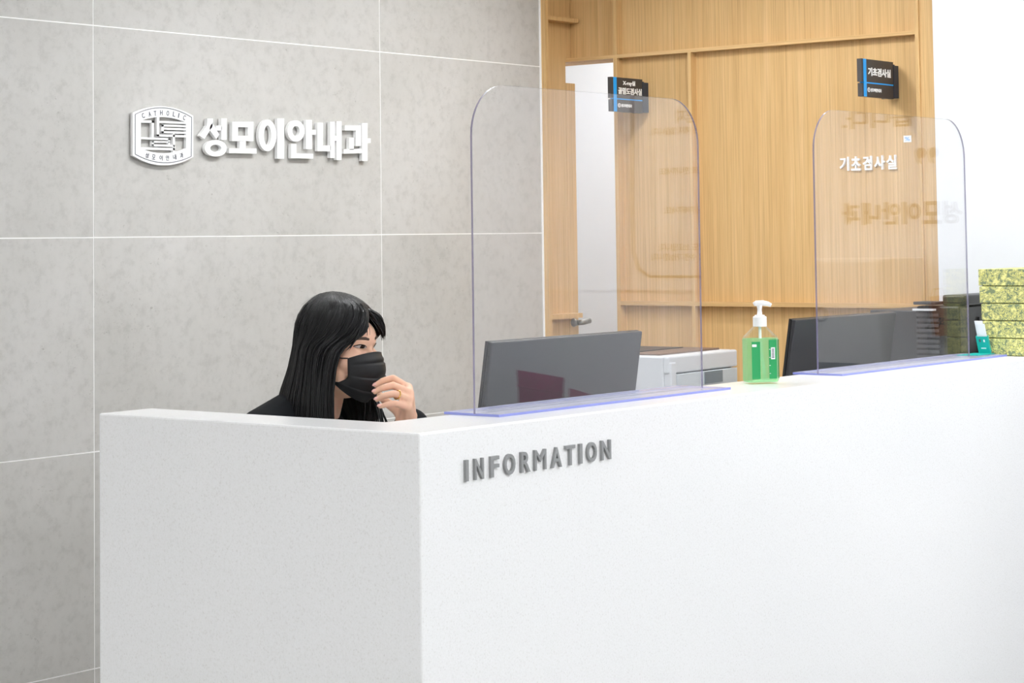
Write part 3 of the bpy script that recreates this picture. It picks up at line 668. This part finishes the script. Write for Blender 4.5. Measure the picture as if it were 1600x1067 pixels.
# ring and finger nails
ra, rb = at_depth(*FI['ring'][0]), at_depth(*FI['ring'][1]); rc_ = ra.lerp(rb, .80); dr_ = (rb-ra).normalized(); o1 = dr_.orthogonal().normalized(); o2 = dr_.cross(o1)
MB().tube([rc_+(o1*math.cos(a)+o2*math.sin(a))*.0096 for a in [2*math.pi*i/24 for i in range(25)]], .0014, 8).build('finger_ring', M['gold'], pe, smooth=True)
for k, v in FI.items():
    a, b_ = at_depth(*v[2]), at_depth(*v[3]); d = (b_-a).normalized(); tc = (-pray(v[3][0], v[3][1])).normalized()
    side = (tc+Uv*.9).normalized(); side = (side-d*side.dot(d)).normalized(); y_ = d.cross(side)
    mN = Matrix(((d.x, y_.x, side.x, 0), (d.y, y_.y, side.y, 0), (d.z, y_.z, side.z, 0), (0, 0, 0, 1))); mN.translation = a.lerp(b_, .98)+side*FR[k][3]*.78
    MB().ell((0, 0, 0), .0062, .0042, .0018, mN, 14, 8).build('fingernail', M['lips'], pe, smooth=True)

# --- hair: shell of hanging strands with an inverted-V fringe
def it(tb, x):
    if x >= tb[0][0]: return tb[0][1]
    for (a, b), (c, d) in zip(tb, tb[1:]):
        if x >= c: return b+(d-b)*(a-x)/(a-c)
    return tb[-1][1]
A_ = [(.03, .086), (0, .089), (-.05, .092), (-.10, .095), (-.15, .098), (-.25, .10)]
B_ = [(.03, .084), (0, .086), (-.05, .099), (-.10, .120), (-.15, .135), (-.25, .146)]
F_ = [(.03, .110), (0, .106), (-.05, .094), (-.10, .088), (-.15, .086), (-.25, .090)]
PN = [(.082, 0), (.068, 7), (.045, 17), (.025, 27), (.010, 43), (-.005, 51), (-.02, 54), (-.05, 56), (-.10, 57), (-.16, 55), (-.25, 50)]
PF = [(.082, 0), (.068, 8), (.045, 20), (.024, 32), (.014, 50), (-.02, 66), (-.08, 66), (-.16, 52), (-.25, 46)]
def hair_pt(s_, u, lift=0.0, jit=0.0):
    # s_ 0..1 from the near front edge round the back to the far front edge
    if u > .03:
        k = math.sqrt(max(0, 1-((u-.03)/.0915)**2)); a, bb, ff = .085*k, .084*k, .110*k
    else: a, bb, ff = it(A_, u), it(B_, u), it(F_, u)
    p0, p1 = R(it(PN, u)), 2*math.pi-R(it(PF, u)); ph = p0+(p1-p0)*s_
    c, si = math.cos(ph), math.sin(ph)
    rr = 1+lift/.1+.018*noise.noise(Vector((s_*46+jit, u*3.5, 3.1)))+.010*noise.noise(Vector((s_*120, u*5, 9.7)))
    if u < .05:   # fringe roots stand a little off the brow
        e = min(s_, 1-s_); rr += .05*math.exp(-(e/.03)**2)*math.exp(-((u-.03)/.03)**2)
    return hp(-.012+(ff if c > 0 else bb)*c*rr, -a*si*rr, u)
us = [.1213, .1203, .118, .114, .108, .100, .091, .082, .075, .068, .060, .052, .045, .038, .030, .024, .018, .012, .006, 0, -.01, -.02, -.03, -.045, -.06, -.08, -.10, -.12, -.14, -.16, -.18, -.20]
nc = 170; hs = MB(); uv = []
for j, u in enumerate(us):
    for i in range(nc+1):
        s_ = i/nc; uu = u
        if u < -.08: uu = u-(u+.08)*0-.02*((-u-.08)/.12)*(noise.noise(Vector((s_*38, 1, 0)))+.7*noise.noise(Vector((s_*110, 4, 0))))
        hs.v.append(hair_pt(s_, uu)); uv.append((s_*3, u*4))
for j in range(len(us)-1):
    for i in range(nc): hs.f.append((j*(nc+1)+i, j*(nc+1)+i+1, (j+1)*(nc+1)+i+1, (j+1)*(nc+1)+i)); hs.mi.append(0)
nshell = len(hs.v)
hr = MB(); hr.v = hs.v; hr.f = hs.f; hr.mi = hs.mi
ho = hr.build('hair', M['hair'], pe)
me = ho.data; ul = me.uv_layers.new(name='UVMap')
for lp in me.loops: ul.data[lp.index].uv = uv[lp.vertex_index]
me.polygons.foreach_set('use_smooth', [True]*len(me.polygons)); sd = ho.modifiers.new('thick', 'SOLIDIFY'); sd.thickness = .004; sd.offset = -1
# separate locks over the shell
lk = MB()
for k in range(230):
    s0 = random.random(); ut = random.choice((.11, .09, .05, 0, -.05)); ue_ = -.16-random.random()*.06; n = 16; P = []; rd = []
    dr2 = random.uniform(-.012, .012); lf = random.uniform(.0, .0022)
    for i in range(n+1):
        w = i/n; u = ut+(ue_-ut)*w; P.append(hair_pt(min(1, max(0, s0+dr2*w*w)), u, lf)); rd.append(.0016*math.sin(math.pi*min(1, .01+w*.95))**.7+.0001)
    lk.tube(P, rd, 5)
# fringe wisps and flyaways
for a, b_, c, r_ in (((.074, -.006, .070), (.090, -.020, .045), (.094, -.030, .024), .0007), ((.074, -.004, .070), (.092, -.012, .045), (.098, -.026, .026), .0005), ((.075, 0, .070), (.094, .008, .05), (.100, .012, .030), .0005), ((.074, .004, .070), (.095, .022, .05), (.100, .034, .022), .0008)):
    A2, B2, C2 = hp(*a), hp(*b_), hp(*c); lk.tube([A2*(1-w)**2+B2*2*w*(1-w)+C2*w*w for w in [i/10 for i in range(11)]], [r_]*10+[.0002], 5)
for k in range(60):
    f_ = random.uniform(.04, .10); l0 = random.uniform(.01, .03); P = []
    a, b_, c = Vector((.070+random.uniform(-.01, .008), .006+random.uniform(-.006, .01), .082)), Vector((.100+random.uniform(-.004, .012), .030+random.uniform(-.006, .012), .062+random.uniform(-.01, .01))), Vector((.086+random.uniform(-.004, .006), .052+random.uniform(-.008, .008), .014+random.uniform(-.004, .010)))
    lk.tube([hm @ (a*(1-w)**2+b_*2*w*(1-w)+c*w*w) for w in [i/12 for i in range(13)]], [.0013]*9+[.0011, .0008, .0005, .0001], 5)
for k in range(26):   # near side of the fringe sweeping to the temple
    a, b_, c = Vector((.072+random.uniform(-.012, .006), -.004-random.uniform(0, .014), .080)), Vector((.096+random.uniform(-.006, .006), -.030-random.uniform(0, .02), .050+random.uniform(-.012, .012))), Vector((.066+random.uniform(-.012, .010), -.068-random.uniform(-.004, .012), .004+random.uniform(-.014, .012)))
    lk.tube([hm @ (a*(1-w)**2+b_*2*w*(1-w)+c*w*w) for w in [i/12 for i in range(13)]], [.0014]*11+[.0009, .0002], 5)
for k in range(46):   # ends lying over the far shoulder
    a = Vector((.035+random.uniform(-.01, .01), .070+random.uniform(-.008, .008), -.10)); c = Vector((.052+random.uniform(-.025, .03), .075+random.uniform(-.03, .02), -.185)); b_ = (a+c)/2+Vector((.012, .01, 0))
    lk.tube([hm @ (a*(1-w)**2+b_*2*w*(1-w)+c*w*w) for w in [i/8 for i in range(9)]], [.0024]*4+[.0022, .0018, .0014, .0008, .0002], 5)
for k in range(18):
    s0 = random.uniform(.1, .9); P = [hair_pt(s0, .122-.03*w, .004+.006*w+random.uniform(0, .002)) for w in [i/6 for i in range(7)]]; lk.tube(P, .00022, 4)
lo_ = lk.build('hair_locks', M['hair'], ho, smooth=True)

# ================================================================== STOOL (hidden behind the counter)
ch_ = thing('office_stool', (Hc.x-.02, Hc.y+.22, 0), 'black swivel stool under the seated person', 'stool')
cx_, cy_ = Hc.x-.02, Hc.y+.20; z_s = Hc.z-.795
mS = Matrix.Translation((cx_, cy_, 0))
MB().lathe([(.19, z_s-.06), (.205, z_s-.045), (.205, z_s-.015), (.19, z_s)], 32, mS).build('seat', M['black2'], ch_)
MB().lathe([(.025, .09), (.025, z_s-.06)], 16, mS).build('column', M['steel'], ch_)
for k in range(5):
    a = 2*math.pi*k/5; MB().tube([(cx_, cy_, .09), (cx_+.25*math.cos(a), cy_+.25*math.sin(a), .06)], [.022, .014], 10).ell((cx_+.25*math.cos(a), cy_+.25*math.sin(a), .027), .027, .027, .027).build('leg', M['black2'], ch_)

# ================================================================== WHAT THE SCREENS MIRROR: white wall right of the frame
XS = 6.04
def ws(y, z): return frame((XS, y, z), (0, -1, 0), (0, 0, 1))
bd = thing('notice_panel', (XS, 1.16, 1.26), 'white notice panel with rounded brown outline, on the white wall', 'notice')
MB().box(XS-.006, XS-.0015, .55, 1.62, 1.262, 2.3).build('sheet', M['paper'], bd)
q = [(1.58, 2.2), (1.58, 1.36), (1.53, 1.312), (1.07, 1.312), (1.025, 1.34), (1.005, 1.40), (1.003, 1.6), (1.015, 2.2)]
MB().tube([(XS-.006, y, z) for y, z in q], .0045, 8).build('outline', M['brownpr'], bd)
for s, y, z, hh in (('금지', 1.198, 1.850, .048), ('물은 해지 않습니다.', 1.088, 1.812, .026), ('으로 만나주세요', 1.123, 1.670, .026), ('금주해주세요.', 1.137, 1.532, .026), ('2주 정도 소요됩니다.', 1.112, 1.402, .026), ('편으로 수령 가능합니다.', 1.079, 1.368, .026)):
    mb = MB(); w = hh*_tc.get((s, .01), text_geo(s, .01))[3]; text(mb, s, ws(y+w, z), w, hh, .006, .0072, .01); mb.build('lettering', M['brownpr'], bd)
for k, c in enumerate('성모이안내과'):
    y = 1.854+.0735*(5-k)+.064; mb = MB(); text(mb, c, ws(y, 1.482), .062, .073, 0, .003, .03)
    tag(mb.build('sign_letter', M['brownpr'], org=(XS, y, 1.482)), 'brown flat Korean letter %s, %s in the line on the white side wall' % (c, nth[k]), 'letter', 'side wall letters')
mb = MB(); w = text(mb, '습니다.', ws(1.861+.26, 1.80), .26, .062, 0, .003, .02)
tag(mb.build('wall_lettering', M['brownpr'], org=(XS, 2.0, 1.8)), 'brown lettering high on the white side wall', 'lettering')
mb = MB()
for y in (2.19, 2.145): mb.prism(ellipse(0, 0, .017, .017, 20), 0, .003, ws(y, 1.712)).prism([(.017, 0), (.010, -.03), (0, -.036), (.004, -.012)][::-1], 0, .003, ws(y, 1.712))
tag(mb.build('quotation_mark', M['brownpr'], org=(XS, 2.16, 1.7)), 'brown closing quotation mark on the white side wall', 'lettering')
ap = thing('water_dispenser', (5.86, 1.95, 0), 'tall white water dispenser against the side wall', 'dispenser')
MB().box(5.72, 6.03, 1.72, 2.16, 0.02, 1.375).build('body', M['silver'], ap, bevel=.01)
MB().box(5.714, 5.721, 1.80, 2.08, .70, 1.05).build('bay', M['recess'], ap)
MB().ring(ellipse(0, 0, .024, .024, 24), ellipse(0, 0, .018, .018, 24), 0, .003, frame((5.72, 1.95, 1.2), (0, -1, 0), (0, 0, 1))).build('dial', M['grey_let'], ap)
for k in range(4): MB().lathe([(.02, 0), (.02, .03)], 12, Matrix.Translation((5.75+.25*(k % 2), 1.76+.36*(k//2), 0))).build('foot', M['black2'], ap)
kb = thing('paper_pouch', (6.02, 2.225, 1.19), 'small brown kraft paper pouch hanging on the side wall', 'pouch')
mK = frame((6.02, 2.222, 1.125), (0, -1, -.12), (0, -.12, 1))
MB().box(-.030, .030, 0, .128, -.010, .008, 0, mK).build('bag', M['kraft'], kb, bevel=.002)
MB().tube([mK @ Vector(p) for p in ((-.02, .127, 0), (-.012, .15, 0), (.012, .15, 0), (.02, .127, 0))], .002, 6).build('handle', M['kraft'], kb)
MB().tube([(6.05, 2.24, 1.272), (6.012, 2.24, 1.272)], .004, 8).build('hook', M['steel'], kb)
mb = MB(); text(mb, 'S', mK @ Matrix.Translation((-.009, .035, .008)), .018, .024, 0, .0006, .03); mb.build('print', M['black'], kb)
sf = thing('waiting_sofa', (5.7, -.4, 0), 'low grey waiting sofa along the side wall', 'sofa')
MB().box(5.35, 6.0, -1.3, .45, .1, .42).build('seat', M['recess'], sf, bevel=.03)
MB().box(5.85, 6.02, -1.3, .45, .42, .80).build('backrest', M['recess'], sf, bevel=.03)
for x in (5.40, 5.95):
    for y in (-1.25, .40): MB().box(x-.02, x+.02, y-.02, y+.02, 0, .1).build('leg', M['black2'], sf)
sc_ = thing('side_cabinet', (5.78, .95, 0), 'grey side cabinet beside the waiting sofa', 'cabinet')
MB().box(5.56, 6.02, .52, 1.45, 0, .70).build('body', M['recess'], sc_, bevel=.004)
MB().box(5.55, 6.03, .51, 1.46, .70, .72).build('top', M['grey_pl2'], sc_)
for k, (y0, y1, zt, tl) in enumerate(((.715, .925, .99, -.10), (.945, 1.07, .935, -.22))):
    t = thing('fabric_pouch', (5.72, (y0+y1)/2, .72), ('larger plum fabric pouch standing on the side cabinet', 'smaller plum fabric pouch standing on the side cabinet')[k], 'pouch', 'plum pouches')
    n = 10; w = (y1-y0)/2; h = zt-.722; secs = []
    for j in range(n+1):
        v = j/n; ww = w*(1-.10*math.sin(v*math.pi)); dd = .05*(1-v)**.6+.006; dz = lambda y: tl*(y+w)*v
        secs.append([Vector((5.72+dd*math.cos(q), (y0+y1)/2+ww*math.sin(q), .722+h*v+dz(ww*math.sin(q)))) for q in [2*math.pi*i/24 for i in range(24)]])
    vs = [p for sec in secs for p in sec]; fs = [(j*24+i, j*24+(i+1) % 24, (j+1)*24+(i+1) % 24, (j+1)*24+i) for j in range(n) for i in range(24)]
    fs += [tuple(range(23, -1, -1)), tuple(n*24+i for i in range(24))]
    MB().add(vs, fs).build('body', M['purple'], t, smooth=True)
    MB().tube([secs[8][i] for i in range(0, 24)]+[secs[8][0]], .004, 6).build('drawstring', M['purple'], t)
